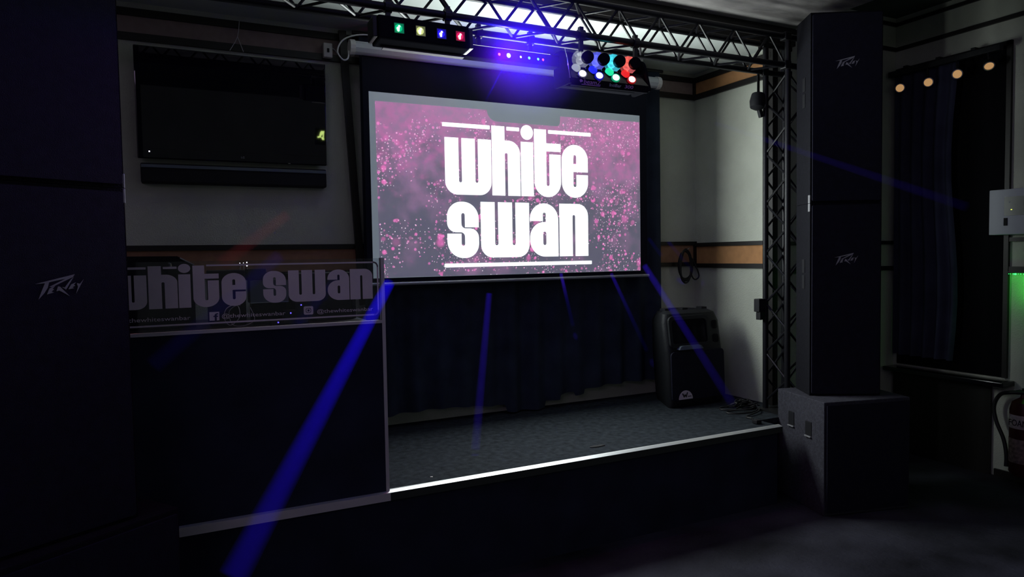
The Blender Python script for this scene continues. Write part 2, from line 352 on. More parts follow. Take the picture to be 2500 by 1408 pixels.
def screen_white():
    m, n, l, b = new_mat('screen_black_level')
    b.inputs['Base Color'].default_value = (0.5, 0.5, 0.5, 1); b.inputs['Roughness'].default_value = 0.9; b.inputs['Specular IOR Level'].default_value = 0.1
    b.inputs['Emission Color'].default_value = (0.115, 0.145, 0.17, 1); b.inputs['Emission Strength'].default_value = 0.85
    return m
def screen_pic():
    m, n, l, b = new_mat('projected_pink_glitter')
    b.inputs['Base Color'].default_value = (0.4, 0.4, 0.4, 1); b.inputs['Roughness'].default_value = 0.9; b.inputs['Specular IOR Level'].default_value = 0.1
    tc = n.new('ShaderNodeTexCoord'); sep = n.new('ShaderNodeSeparateXYZ'); l.new(tc.outputs['Object'], sep.inputs[0])
    cmb = n.new('ShaderNodeCombineXYZ'); l.new(sep.outputs['X'], cmb.inputs['X']); l.new(sep.outputs['Z'], cmb.inputs['Y'])
    P = cmb.outputs[0]
    def math_(op, a, b_=None, clamp=False):
        k = n.new('ShaderNodeMath'); k.operation = op; k.use_clamp = clamp
        for i, v in enumerate((a, b_)):
            if v is None: continue
            if isinstance(v, (int, float)): k.inputs[i].default_value = v
            else: l.new(v, k.inputs[i])
        return k.outputs[0]
    def noise(sc, det, off):
        mp = n.new('ShaderNodeMapping'); mp.inputs['Location'].default_value = (off, off*0.7, 0); l.new(P, mp.inputs[0])
        t = n.new('ShaderNodeTexNoise'); t.inputs['Scale'].default_value = sc; t.inputs['Detail'].default_value = det; l.new(mp.outputs[0], t.inputs[0]); return t.outputs[0]
    def rng(v, a, b_, lo=0, hi=1):
        k = n.new('ShaderNodeMapRange'); k.interpolation_type = 'SMOOTHSTEP'
        for i, q in zip((1, 2, 3, 4), (a, b_, lo, hi)): k.inputs[i].default_value = q
        l.new(v, k.inputs[0]); return k.outputs[0]
    def mix(fac, a, b_):
        k = n.new('ShaderNodeMix'); k.data_type = 'RGBA'
        l.new(fac, k.inputs[0])
        for i, v in ((6, a), (7, b_)):
            if isinstance(v, tuple): k.inputs[i].default_value = (*v, 1)
            else: l.new(v, k.inputs[i])
        return k.outputs[2]
    # clouds of pink: dense towards the upper left and along the right side of the picture
    left = rng(sep.outputs['X'], 1.95, 1.15); up = rng(sep.outputs['Z'], 1.75, 2.45)
    right = rng(sep.outputs['X'], 2.6, 2.9)
    bias = math_('ADD', math_('MULTIPLY', up, 0.30), math_('MULTIPLY', right, 0.04))
    cl = math_('ADD', noise(5, 5, 3.1), bias)
    base = mix(rng(cl, 0.50, 0.84), (0.082, 0.080, 0.120), (0.262, 0.132, 0.258))
    base = mix(math_('MULTIPLY', rng(math_('ADD', noise(17, 4, 7.7), bias), 0.60, 0.95), 0.45), base, (0.55, 0.11, 0.36))
    dens = rng(math_('ADD', noise(3.5, 3, 11.3), math_('MULTIPLY', right, 0.06)), 0.36, 0.60)
    def dots(scale, rmin, rmax, thr, col, base, soft=0.25, densw=1.0, off=0.0):
        mp = n.new('ShaderNodeMapping'); mp.inputs['Location'].default_value = (off, off, 0); l.new(P, mp.inputs[0])
        v = n.new('ShaderNodeTexVoronoi'); v.voronoi_dimensions = '2D'; v.inputs['Scale'].default_value = scale; l.new(mp.outputs[0], v.inputs[0])
        sc = n.new('ShaderNodeSeparateColor'); l.new(v.outputs['Color'], sc.inputs[0])
        r = math_('ADD', math_('MULTIPLY', sc.outputs[0], rmax-rmin), rmin)
        on = math_('GREATER_THAN', math_('ADD', sc.outputs[1], math_('MULTIPLY', dens, densw)), thr)
        k = math_('DIVIDE', math_('SUBTRACT', r, v.outputs['Distance']), math_('MULTIPLY', r, soft), True)
        bright = math_('ADD', math_('MULTIPLY', sc.outputs[2], 0.75), 0.25)
        return mix(math_('MULTIPLY', math_('MULTIPLY', k, on), bright), base, col)
    c = dots(7, 0.10, 0.26, 1.30, (0.62, 0.13, 0.40), base, 0.6, 0.8, 1.7)
    c = dots(12, 0.12, 0.30, 1.38, (0.80, 0.15, 0.48), c, 0.5, 0.9)
    c = dots(22, 0.10, 0.30, 1.15, (0.85, 0.20, 0.55), c, 0.5, 1.0, 2.3)
    c = dots(34, 0.10, 0.24, 1.16, (1.0, 0.42, 0.75), c, 0.5, 0.9, 5.1)
    c = dots(46, 0.09, 0.20, 1.26, (1.2, 1.0, 1.15), c, 0.6, 0.8, 8.3)
    l.new(c, b.inputs['Emission Color']); b.inputs['Emission Strength'].default_value = 1.0
    return m
scrmat = emis('projected_white', (0.93, 1.0, 1.0), 1.5)
xz = lambda Y: (lambda x, z, t: (x, Y+t, z))
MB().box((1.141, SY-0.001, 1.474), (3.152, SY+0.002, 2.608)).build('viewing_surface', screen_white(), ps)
pic = fillet([(1.182, 1.478), (3.149, 1.476), (3.149, 2.560), (2.478, 2.553), (2.478, 2.484, 0.03), (1.925, 2.484, 0.07), (1.923, 2.556), (1.178, 2.553)])  # notch in the top edge is a fixture's cast shadow cut from the outline
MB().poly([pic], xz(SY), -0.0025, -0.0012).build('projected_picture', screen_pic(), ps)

# logo letters, in logo units of one metre at the screen (x from 1.60 to 2.73, z from 1.53 to 2.48)
def slot_arc(x0, x1, z, up=True, n=8):           # half-round slot end from x0 to x1
    c = (x0+x1)/2; r = (x1-x0)/2
    return [(c-r*math.cos(math.pi*i/n), z+(r if up else -r)*math.sin(math.pi*i/n)) for i in range(n+1)]
def glyph_w(x0, x1, zb, zt, rc, s1, s2, zs):
    o = [(x0, zt), (x0, zb, rc), (x1, zb, rc), (x1, zt)]
    o = fillet(o, 10)                            # tl, bl-curve, br-curve, tr
    top = [(s2[1], zt)] + slot_arc(s2[0], s2[1], zs, False)[::-1] + [(s2[0], zt), (s1[1], zt)] + slot_arc(s1[0], s1[1], zs, False)[::-1] + [(s1[0], zt)]
    return [o+top]
def glyph_n(x0, x1, zb, zt, rc, s, zs, asc=None, ax=None):
    if asc: o = [(x0, zb), (x0, asc), (ax, asc), (ax, zt), (x1, zt, rc), (x1, zb)]
    else: o = [(x0, zb), (x0, zt), (x1, zt, rc), (x1, zb)]
    return [fillet(o, 10)+[(s[1], zb)]+slot_arc(s[0], s[1], zs)[::-1]+[(s[0], zb)]]
def cap(x0, x1, z0, z1, n=10):                   # closed slot, round at both ends
    return slot_arc(x0, x1, z1)+slot_arc(x0, x1, z0, False)[::-1]
G = {}
G['w'] = (1.623, 1.948, glyph_w(1.623, 1.948, 1.999, 2.362, 0.085, (1.717, 1.739), (1.833, 1.854), 2.088))
G['h'] = (1.954, 2.162, glyph_n(1.954, 2.162, 2.000, 2.364, 0.085, (2.048, 2.070), 2.272, 2.456, 2.048))
G['i'] = (2.169, 2.263, [[(2.169, 2.0), (2.169, 2.363), (2.263, 2.363), (2.263, 2.0)]])
G['dot'] = (2.169, 2.263, [ellipse(2.216, 2.427, 0.047, 0.049)])
G['t'] = (2.271, 2.478, [fillet([(2.271, 2.455), (2.271, 1.998, 0.115), (2.478, 1.998, 0.115), (2.478, 2.289), (2.388, 2.289)], 12)
          + slot_arc(2.364, 2.388, 2.084, False)[::-1] + [(2.364, 2.309), (2.478, 2.309), (2.478, 2.363), (2.364, 2.363), (2.364, 2.455)]])
G['e'] = (2.486, 2.699, [fillet([(2.486, 1.998, 0.13), (2.698, 1.998, 0.13), (2.698, 2.157), (2.604, 2.157)] + slot_arc(2.579, 2.604, 2.084, False)[::-1]
          + [(2.579, 2.177), (2.698, 2.177), (2.698, 2.364, 0.14), (2.486, 2.364, 0.14)], 12),
          slot_arc(2.579, 2.604, 2.282)+[(2.604, 2.231), (2.579, 2.231)]])
G['s'] = (1.630, 1.850, [fillet([(1.850, 1.789), (1.850, 1.953, 0.12), (1.630, 1.953, 0.12), (1.630, 1.757, 0.115), (1.7525, 1.757, 0.03)]
          + slot_arc(1.727, 1.7525, 1.681, False)[::-1] + [(1.727, 1.747), (1.630, 1.747), (1.630, 1.590, 0.12), (1.850, 1.590, 0.12), (1.850, 1.781, 0.115), (1.7275, 1.781, 0.03)]
          + slot_arc(1.7275, 1.753, 1.868) + [(1.753, 1.789)], 12)])
G['w2'] = (1.866, 2.224, glyph_w(1.866, 2.224, 1.590, 1.955, 0.085, (1.967, 1.992), (2.096, 2.121), 1.682))
G['a'] = (2.230, 2.451, [fillet([(2.230, 1.833), (2.230, 1.953, 0.11), (2.451, 1.953, 0.11), (2.451, 1.590), (2.230, 1.590, 0.12), (2.230, 1.826, 0.11), (2.354, 1.826)], 12)
          + slot_arc(2.330, 2.354, 1.880)[::-1] + [(2.330, 1.833)],
          cap(2.331, 2.357, 1.681, 1.749)])
G['n'] = (2.462, 2.695, glyph_n(2.462, 2.695, 1.590, 1.954, 0.085, (2.567, 2.590), 1.866))
mb = MB()
for k, (x0, x1, loops) in G.items(): mb.poly(loops, xz(SY), -0.004, -0.002)
for a in ((1.609, 1.941, 2.430, 2.455), (2.063, 2.158, 2.431, 2.455), (2.381, 2.725, 2.430, 2.454), (1.607, 2.723, 1.531, 1.555)):
    mb.poly([fillet([(a[0], a[2], .004), (a[1], a[2], .004), (a[1], a[3], .004), (a[0], a[3], .004)], 3)], xz(SY), -0.004, -0.002)
mb.build('projected_lettering', scrmat, ps)

# ------------------------------------------------------------------ lighting truss with its column
TF, TBk, TL, TH = 3.37, 3.56, 2.82, 3.005
tr = empty('lighting_truss', (3.8, 3.46, 0.5), 'black box truss spanning the stage front and coming down as a column beside the speakers', 'truss')
CX0, CX1 = 3.72, 3.90
for y, z in ((TF, TL), (TBk, TL), (TF, TH), (TBk, TH)):
    MB().cyl((-1.15, y, z), (3.93, y, z), 0.019, seg=12).build('chord', 'truss', tr, smooth=True)
for x, y in ((CX0, TBk), (CX0, TF), (CX1, TF), (CX1, TBk)):
    MB().cyl((x, y, 0.5), (x, y, TH+0.015), 0.019, seg=12).build('column_chord', 'truss', tr, smooth=True)
def zig(mbx, n, a0, a1, b0, b1, ph=0):            # zigzag between lines a and b
    a0, a1, b0, b1 = map(Vector, (a0, a1, b0, b1)); pts = []
    for i in range(n+1):
        t = i/n; pts.append(a0.lerp(a1, t) if (i+ph) % 2 == 0 else b0.lerp(b1, t))
    for p, q in zip(pts, pts[1:]): mbx.cyl(p, q, 0.0075, seg=6)
N = 32
for nm, A, B, ph in (('front_lacing', (TF, TL), (TF, TH), 0), ('back_lacing', (TBk, TL), (TBk, TH), 1), ('bottom_lacing', (TF, TL), (TBk, TL), 0), ('top_lacing', (TF, TH), (TBk, TH), 1)):
    m_ = MB(); zig(m_, N, (-1.0, *A), (3.70, *A), (-1.0, *B), (3.70, *B), ph); m_.build(nm, 'truss', tr)
for nm, A, B, ph in (('column_lacing', (CX0, TBk), (CX0, TF), 0), ('column_lacing', (CX0, TF), (CX1, TF), 1), ('column_lacing', (CX1, TF), (CX1, TBk), 0), ('column_lacing', (CX0, TBk), (CX1, TBk), 1)):
    m_ = MB(); zig(m_, 13, (*A, 0.56), (*A, 2.78), (*B, 0.56), (*B, 2.78), ph); m_.build(nm, 'truss', tr)
MB().box((3.66, 3.345, 0.5), (3.866, 3.585, 0.512)).build('base_plate', 'blackmetal', tr)
for x in (3.70, 3.92):
    for y in (TF, TBk):
        for z in (TL, TH): MB().box((x-0.026, y-0.026, z-0.026), (x+0.026, y+0.026, z+0.026), 0.006).build('corner_block', 'blackmetal', tr)

def clamp(parent, x, y, z, drop):                 # hook clamp over a chord with a short hanger
    m2 = MB().lathe([(0.021, -0.018), (0.030, -0.018), (0.030, 0.018), (0.021, 0.018), (0.021, -0.018)], (x, y, z), (1, 0, 0), 14)
    m2.box((x-0.012, y-0.012, z+0.026), (x+0.012, y+0.012, z+0.044)).box((x-0.011, y-0.009, z-drop), (x+0.011, y+0.009, z-0.026))
    m2.build('clamp', 'blackmetal', parent)

# LED effect bar with four square windows (left)
lb = empty('led_effect_bar', (1.19, 3.37, 2.69), 'black effect bar with four square green, yellow, blue and red lenses under the truss', 'stage light')
tfl = Matrix.Translation((1.186, 3.37, 2.700)) @ Matrix.Rotation(math.radians(-4), 4, 'X')
MB().box((-0.235, -0.06, -0.058), (0.235, 0.07, 0.058), 0.01).build('housing', 'matte', lb, tf=tfl)
for q in (-0.26, 0.238): MB().box((q, -0.05, -0.05), (q+0.022, 0.05, 0.05), 0.006).build('end_plate', 'blackmetal', lb, tf=tfl)
MB().box((-0.19, 0.03, -0.070), (0.24, 0.060, -0.066)).build('mounting_strip', pbr('grey_strip', (0.30, 0.28, 0.31), 0.8, spec=0.1), lb, tf=tfl)
for x in (-0.17, 0.14): clamp(lb, 1.186+x, TF, TL, 0.07)
for x, col, s, nm in ((-0.134, (0.0, 0.55, 0.22), 1.0, 'green'), (-0.025, (0.55, 0.62, 0.22), 1.2, 'yellow'), (0.084, (0.02, 0.01, 0.9), 1.0, 'blue'), (0.184, (0.75, 0.01, 0.10), 1.0, 'red')):
    fr = MB(); fr.box((x-0.027, -0.064, -0.027), (x+0.027, -0.060, -0.024)).box((x-0.027, -0.064, 0.024), (x+0.027, -0.060, 0.027)).box((x-0.027, -0.064, -0.027), (x-0.024, -0.060, 0.027)).box((x+0.024, -0.064, -0.027), (x+0.027, -0.060, 0.027))
    fo = fr.build('lens_frame', 'plastic', lb, tf=tfl)
    ln = MB().box((x-0.024, -0.0625, -0.024), (x+0.024, -0.0602, 0.024)).build('lens', emis(nm+'_lens_dim', col, 0.22 if nm != 'yellow' else 0.16), fo, tf=tfl); ln['label'] = nm+' lens'
    MB().lathe([(0, 0.004), (0.012, 0.002), (0.019, 0.0)], (x-0.003, -0.064, 0.0), (0, -1, 0), 9).build('led_cluster', emis(nm+'_led_glow', col, 1.0*s), fo, tf=tfl)
    c2 = MB()
    for dx, dz, r in ((-0.004, -0.004, 0.008), (0.002, 0.007, 0.006), (-0.003, -0.013, 0.006)):
        c2.lathe([(0, 0.003), (r*0.7, 0.002), (r, 0)], (x+dx-0.003, -0.068, dz), (0, -1, 0), 10)
    hot = tuple(min(1, 0.55+0.45*c) for c in col)
    c2.build('led_core', emis(nm+'_led_core', hot, 2.5), fo, tf=tfl)

# slim six-LED bar (middle), the source of the blue beams
sb = empty('led_beam_bar', (1.76, 3.48, 2.68), 'slim black light bar with six tiny coloured beam LEDs below the truss', 'stage light')
MB().box((1.46, 3.455, 2.655), (2.035, 3.53, 2.720), 0.008).build('housing', 'matte', sb)
MB().box((1.48, 3.50, 2.735), (2.00, 3.53, 2.74)).build('mounting_strip', 'blackmetal', sb)
for x in (1.58, 1.90): clamp(sb, x, TBk, TL, 0.075)
for x, col, r, s, nm in ((1.655, (1.0, 0.08, 0.45), 0.0065, 5, 'pink'), (1.711, (0.25, 0.45, 1.0), 0.011, 9, 'bright blue'), (1.785, (0.30, 0.30, 1.0), 0.006, 5, 'small blue'), (1.837, (0.1, 1.0, 0.5), 0.0065, 4, 'green'), (1.893, (0.1, 1.0, 0.4), 0.006, 4, 'pale green'), (1.924, (1.0, 0.05, 0.2), 0.006, 4, 'red')):
    lz = MB().lathe([(r*1.5, 0), (r*1.5, 0.004), (r*1.15, 0.004)], (x, 3.455, 2.685), (0, -1, 0), 14).build('lens_ring', 'blackmetal', sb)
    q = MB().lathe([(0, 0.007), (r*0.6, 0.006), (r*1.1, 0.001)], (x, 3.455, 2.685), (0, -1, 0), 14).build('led', emis('beam_led_'+nm.replace(' ', '_'), col, s), lz, smooth=True); q['label'] = nm+' LED'

# roller effect light (right) with lettering
rb = empty('roller_effect_light', (2.30, 3.37, 2.62), 'large effect light with four chrome reflectors over white, blue, green and red lamps', 'stage light')
MB().box((2.045, 3.345, 2.535), (2.565, 3.37, 2.575), 0.004).build('front_plate', 'matte', rb)
MB().box((2.045, 3.47, 2.56), (2.565, 3.54, 2.755), 0.012).build('housing', 'matte', rb)
for x in (2.030, 2.568): MB().poly([fillet([(3.335, 2.545, .02), (3.52, 2.545, .02), (3.52, 2.745, .03), (3.40, 2.745, .05)], 5)], lambda a, b, t: (t, a, b), x, x+0.012).build('side_plate', 'matte', rb)
MB().poly([[(3.345, 2.575), (3.395, 2.652), (3.47, 2.652), (3.47, 2.575)]], lambda a, b, t: (t, a, b), 2.045, 2.565).build('gloss_panel', 'gloss', rb)
nrm = Vector((-0.25, -0.83, 0.30)).normalized()
MT['bowl'] = pbr('brushed_reflector', (0.8, 0.8, 0.82), 0.42, metal=0.9)
for i, col, nm in ((0, (0.85, 0.95, 0.88), 'white'), (1, (0.02, 0.03, 1.0), 'blue'), (2, (0.02, 1.0, 0.42), 'green'), (3, (1.0, 0.02, 0.02), 'red')):
    xl = (2.115, 2.226, 2.338, 2.449)[i]
    o = Vector((xl, 3.352, 2.598))
    hl = MB().lathe([(0.020, 0), (0.026, 0.002), (0.026, 0.010), (0.020, 0.012)], o, nrm, 20).build('lamp_ring', emis('ring_'+nm, col, 0.25) if nm != 'white' else 'chrome', rb, smooth=True)
    q = MB().lathe([(0, 0.016), (0.012, 0.015), (0.021, 0.010)], o, nrm, 20).build('lamp_lens', emis('lamp_'+nm, tuple(0.5+0.5*c for c in col), 4.0), hl, smooth=True); q['label'] = nm+' lamp lens'
    o2 = Vector((xl-0.022, 3.380, 2.640))  # reflection of the lamp in the panel, made as a glowing disc
    q = MB().lathe([(0, 0.006), (0.016, 0.005), (0.026, 0.001)], o2, nrm, 20).build('glow_lens', emis('glow_'+nm, col, 0.75 if nm != 'white' else 0.32), rb, smooth=True); q['label'] = 'reflection of '+nm+' lens'  # stands for the lamp's reflection in the panel, not a lens of its own
    # faceted reflector bowl facing the room, with a black drum in front carrying the lamp that lights it
    c = Vector((2.138+0.108*i, 3.400, 2.698)); ax = Vector((-0.42, -0.90, -0.12)).normalized()
    MB().lathe([(0.052, 0.0), (0.049, -0.016), (0.040, -0.032), (0.024, -0.043), (0.0, -0.046)], c, ax, 14).build('reflector', 'bowl', rb)
    dc = c+Vector((0.024, -0.036, 0.006))
    MB().lathe([(0, 0.012), (0.030, 0.010), (0.034, 0.002), (0.034, -0.03), (0.028, -0.032), (0, -0.032)], dc, ax, 24).build('drum', 'matte', rb, smooth=True)
    mixc = ((0.9, 1.0, 0.92), (0.12, 0.15, 1.0), (0.05, 0.75, 0.9), (0.9, 0.12, 0.08))[i]
    light('reflector_lamp', 'POINT', c+Vector((-0.006, -0.016, -0.020)), 0.15 if i else 0.045, mixc, shadow_soft_size=0.006)
    light('lamp_beam', 'SPOT', o+nrm*0.03, 0.6, col, o+nrm, spot_size=1.5, spot_blend=0.6, shadow_soft_size=0.01)
for x in (2.12, 2.49): clamp(rb, x, TF, TL, 0.09)
MB().tube([(2.03, 3.39, 2.74), (2.015, 3.34, 2.66), (2.03, 3.34, 2.57)], 0.003, 6, 4).build('safety_wire', 'chrome', rb)
violet = pbr('violet_print', (0.55, 0.25, 0.62), 0.6); violet.node_tree.nodes['Principled BSDF'].inputs['Emission Strength'].default_value = 0
font_mesh('beamZ', 0.036, 'lettering', violet, rb, frame((2.118, 3.3435, 2.548), (1, 0, 0), (0, 0, 1)), width=0.115, shear=0.2)
MB().box((2.105, 3.343, 2.541), (2.228, 3.3445, 2.545)).poly([[(2.098, 2.553), (2.114, 2.559), (2.114, 2.564), (2.102, 2.572), (2.092, 2.564)]], xz(3.343), 0, 0.0015).build('emblem', violet, rb)
font_mesh('IntiBar', 0.026, 'lettering', 'logo', rb, frame((2.288, 3.3435, 2.548), (1, 0, 0), (0, 0, 1)), width=0.082, shear=0.2)
font_mesh('300', 0.028, 'lettering', violet, rb, frame((2.392, 3.3435, 2.547), (1, 0, 0), (0, 0, 1)), width=0.060, shear=0.2)

# small black lamp hanging from the truss near the column
hp = empty('hanging_lamp', (3.65, 3.56, 2.60), 'small black clip lamp hanging on a strap from the truss before the lit wall', 'lamp')
MB().box((3.640, 3.555, 2.66), (3.660, 3.560, 2.80)).build('strap', 'cable', hp)
MB().lathe([(0, 0.06), (0.042, 0.05), (0.052, 0.0), (0.046, -0.045), (0.020, -0.06), (0, -0.06)], (3.645, 3.56, 2.62), (0.2, 0.1, 1), 12).build('lamp_head', 'plastic', hp, smooth=True)
MB().box((-0.013, -0.012, -0.055), (0.016, 0.012, 0.0), 0.004).build('clip', 'plastic', hp, tf=Matrix.Translation((3.66, 3.56, 2.565)) @ Matrix.Rotation(-0.35, 4, 'Y'))
MB().cyl((3.672, 3.56, 2.60), (3.70, 3.56, 2.59), 0.022, 0.018, 14).build('bulb_housing', 'bar', hp, smooth=True)
MB().tube([(3.69, 3.56, 2.60), (3.705, 3.56, 2.57), (3.69, 3.56, 2.545)], 0.004, 6, 5).build('bracket', 'blackmetal', hp)
cb = empty('column_junction_box', (3.665, 3.56, 1.20), 'small black box fixed on the side of the truss column at mid height', 'box')
MB().box((3.635, 3.535, 1.185), (3.699, 3.585, 1.275), 0.006).build('case', 'plastic', cb)
MB().box((3.650, 3.54, 1.13), (3.698, 3.58, 1.183), 0.004).build('connector', 'blackmetal', cb)

# ------------------------------------------------------------------ loudspeaker towers
PEAVEY = [[(343,752),(735,660),(716,690),(500,792),(478,786),(640,706),(500,733),(455,745)],
          [(440,740),(478,735),(462,795),(428,850),(370,915),(400,835)],
          [(478,805),(535,778),(508,810),(522,816),(496,838),(520,848),(452,866)],
          [(562,785),(582,790),(675,897),(592,842),(572,830),(545,838)],
          [(722,690),(640,825),(600,792),(628,800),(690,718)],
          [(694,770),(745,748),(722,772),(734,786),(706,800),(722,812),(664,822)],
          [(826,715),(740,872),(762,800),(752,758),(784,766)]]
def peavey(name, parent, o, xdir, width=0.144):
    k = width/(826-343); X = Vector(xdir).normalized(); Y = X.cross(Vector((0, 0, 1)))
    m2 = MB()
    for P in PEAVEY:
        m2.poly([[((x-584)*k, (787-y)*k) for x, y in P]], lambda a, b, t: Vector(o)+X*a+Vector((0, 0, b))-Y*t*(-1), -0.004, 0.0)
    return m2.build(name, 'logo', parent)
def speaker(x, y, z0, z1, ang, w, d1, d2, label, logo_u, logo_z, split_hw=True, holes=None, mirror=1, chamfer=False):
    """front corner at (x, y), front running along xdir; mirror=-1 runs it the other way"""
    X = Vector((math.cos(ang), -math.sin(ang), 0))*mirror if mirror == 1 else Vector((-math.cos(ang), -math.sin(ang), 0))
    Bk = Vector((math.sin(ang), math.cos(ang), 0)) if mirror == 1 else Vector((-math.sin(ang), math.cos(ang), 0))
    o = Vector((x, y, 0)); P = lambda u, v, z: o+X*u+Bk*v+Vector((0, 0, z))
    c = P(w/2, d2/2, z0)
    e = empty('loudspeaker', c, label, 'speaker', 'full-range loudspeakers in the two towers')
    plan = [(0, 0.012), (w, 0.012), (w, d1), (w*0.82, d2), (w*0.18, d2), (0, d1)]
    MB().poly([plan], lambda u, v, t: P(u, v, t), z0, z1).build('cabinet', 'cab', e)
    MB().poly([fillet([(0.010, z0+0.012, .01), (w-0.010, z0+0.012, .01), (w-0.010, z1-0.012, .01), (0.010, z1-0.012, .01)], 3)], lambda u, z, t: P(u, t, z), 0.0, 0.0125).build('grille', 'grille', e)
    Xf = X if mirror == 1 else -X
    peavey('logo', e, P(logo_u, -0.001, logo_z), Xf)
    # side handle recess
    for hz in (holes or []):
        MB().box((-0.003, 0, 0), (0.002, 0.045, 0.085)).build('handle_recess', 'plastic', e, tf=Matrix(((X.x, Bk.x, 0, P(0, 0.10, 0).x), (X.y, Bk.y, 0, P(0, 0.10, 0).y), (0, 0, 1, hz), (0, 0, 0, 1))))
    MB().box((-0.004, 0, 0), (0.006, 0.028, 0.05), 0.002).build('corner_latch', 'bar', e, tf=Matrix(((X.x, Bk.x, 0, P(0, 0.012, 0).x), (X.y, Bk.y, 0, P(0, 0.012, 0).y), (0, 0, 1, z0 if split_hw else z1-0.05), (0, 0, 0, 1))))
    return e
def subwoofer(x, y, h, ang, w, d, label, mirror=1, holes=True):
    X = Vector((math.cos(ang), -math.sin(ang), 0)) if mirror == 1 else Vector((-math.cos(ang), -math.sin(ang), 0))
    Bk = Vector((math.sin(ang), math.cos(ang), 0)) if mirror == 1 else Vector((-math.sin(ang), math.cos(ang), 0))
    o = Vector((x, y, 0)); P = lambda u, v, z: o+X*u+Bk*v+Vector((0, 0, z))
    e = empty('subwoofer', P(w/2, d/2, 0), label, 'speaker', 'subwoofers under the towers')
    T = Matrix(((X.x, Bk.x, 0, x), (X.y, Bk.y, 0, y), (0, 0, 1, 0), (0, 0, 0, 1)))
    MB().box((0, 0.012, 0), (w, d, h), 0.006).build('cabinet', 'cabsub' if holes else 'cab', e, tf=T)
    MB().box((0.014, 0, 0.02), (w-0.014, 0.013, h-0.02)).build('grille', 'grille', e, tf=T)
    if holes:
        for v, z in ((0.16, 0.50), (0.335, 0.525)):
            MB().box((-0.004, v-0.03, z-0.045), (0.004, v+0.03, z+0.045), 0.003).build('handle_recess', 'plastic', e, tf=T)
            MB().box((-0.012, v-0.03, z-0.052), (0.0, v+0.03, z-0.044), 0.002).build('handle_lip', 'bar', e, tf=T)
    return e
A30 = math.radians(30)
SUBH = 0.692
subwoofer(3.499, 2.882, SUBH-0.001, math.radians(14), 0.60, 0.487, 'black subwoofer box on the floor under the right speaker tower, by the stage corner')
speaker(3.592, 3.073, SUBH, 1.893, A30, 0.43, 0.26, 0.38, 'lower black loudspeaker of the right tower, standing on the subwoofer by the truss column', 0.215, 1.545, False, (1.36, 1.46))
speaker(3.592, 3.073, 1.895, 3.055, A30, 0.43, 0.26, 0.38, 'upper black loudspeaker of the right tower, almost touching the ceiling', 0.215, 2.745, True, (2.50, 2.60))
subwoofer(0.02, 2.80, 0.70, math.radians(34), 0.60, 0.38, 'black subwoofer in the dark lower left corner in front of the stage', mirror=-1, holes=False)
speaker(-0.112, 2.765, 0.702, 1.853, A30, 0.45, 0.20, 0.34, 'lower black loudspeaker of the left tower, beside the lettered sign', 0.222, 1.525, False, mirror=-1)
speaker(-0.112, 2.765, 1.855, 3.05, A30, 0.45, 0.20, 0.34, 'upper black loudspeaker of the left tower, beside the television', 0.222, 2.72, True, mirror=-1)

# ------------------------------------------------------------------ DJ booth with the clear lettered sign
DY = 3.15
dj = empty('dj_booth', (0.0, 3.3, 0.5), 'black DJ booth front panel with pale edge strips standing on the stage edge', 'booth')
MB().box((-1.0, DY+0.022, 0.504), (0.893, DY+0.045, 1.30)).build('front_panel', 'skirt', dj)
MB().box((0.893, DY+0.02, 0.504), (0.909, DY+0.05, 1.60)).build('edge_post', 'nosing_face', dj)
MB().box((-1.0, DY+0.016, 1.298), (0.893, DY+0.047, 1.311)).build('ledge', 'nosing_face', dj)
MB().box((0.865, DY+0.05, 0.504), (0.909, 4.0, 1.285)).build('side_panel', 'skirt', dj)
tb = empty('dj_table', (0, 3.6, 0.5), 'dark equipment table behind the DJ booth panel', 'table')
MB().box((-1.0, 3.22, 1.262), (0.86, 3.95, 1.295), 0.004).build('tabletop', 'wood', tb)
for x in (-0.95, 0.80):
    for y in (3.25, 3.90): MB().box((x, y, 0.5), (x+0.05, y+0.04, 1.262)).build('leg', 'blackmetal', tb)
sg = empty('acrylic_sign', (0, DY, 1.31), 'clear acrylic sign lettered white swan on top of the DJ booth', 'sign')
MB().box((-1.0, DY+0.022, 1.312), (0.892, DY+0.028, 1.598)).build('acrylic_sheet', 'acrylic', sg)
SGY = DY+0.020
SGN = [('w', -0.223, -0.070), ('h', -0.064, 0.042), ('i', 0.046, 0.091), ('dot', 0.046, 0.092), ('t', 0.100, 0.199), ('e', 0.209, 0.306),
       ('s', 0.374, 0.469), ('w2', 0.479, 0.639), ('a', 0.648, 0.745), ('n', 0.749, 0.852)]
mb = MB()
for k, a, b in SGN:
    x0, x1, loops = G[k]; zb, zt = (1.998, 2.362) if k in ('w', 'h', 'i', 'dot', 't', 'e') else (1.590, 1.954)
    o0, o1 = ((1.407, 1.545) if zb > 1.9 else (1.413, 1.551))
    fx = lambda x: a+(x-x0)/(x1-x0)*(b-a)
    fz = lambda z: o0+(z-zb)/(zt-zb)*(o1-o0)
    mb.poly([[(fx(p[0]), fz(p[1])) for p in L] for L in loops], xz(SGY), 0, 0.0015)
mb.build('lettering', 'vinyl', sg)
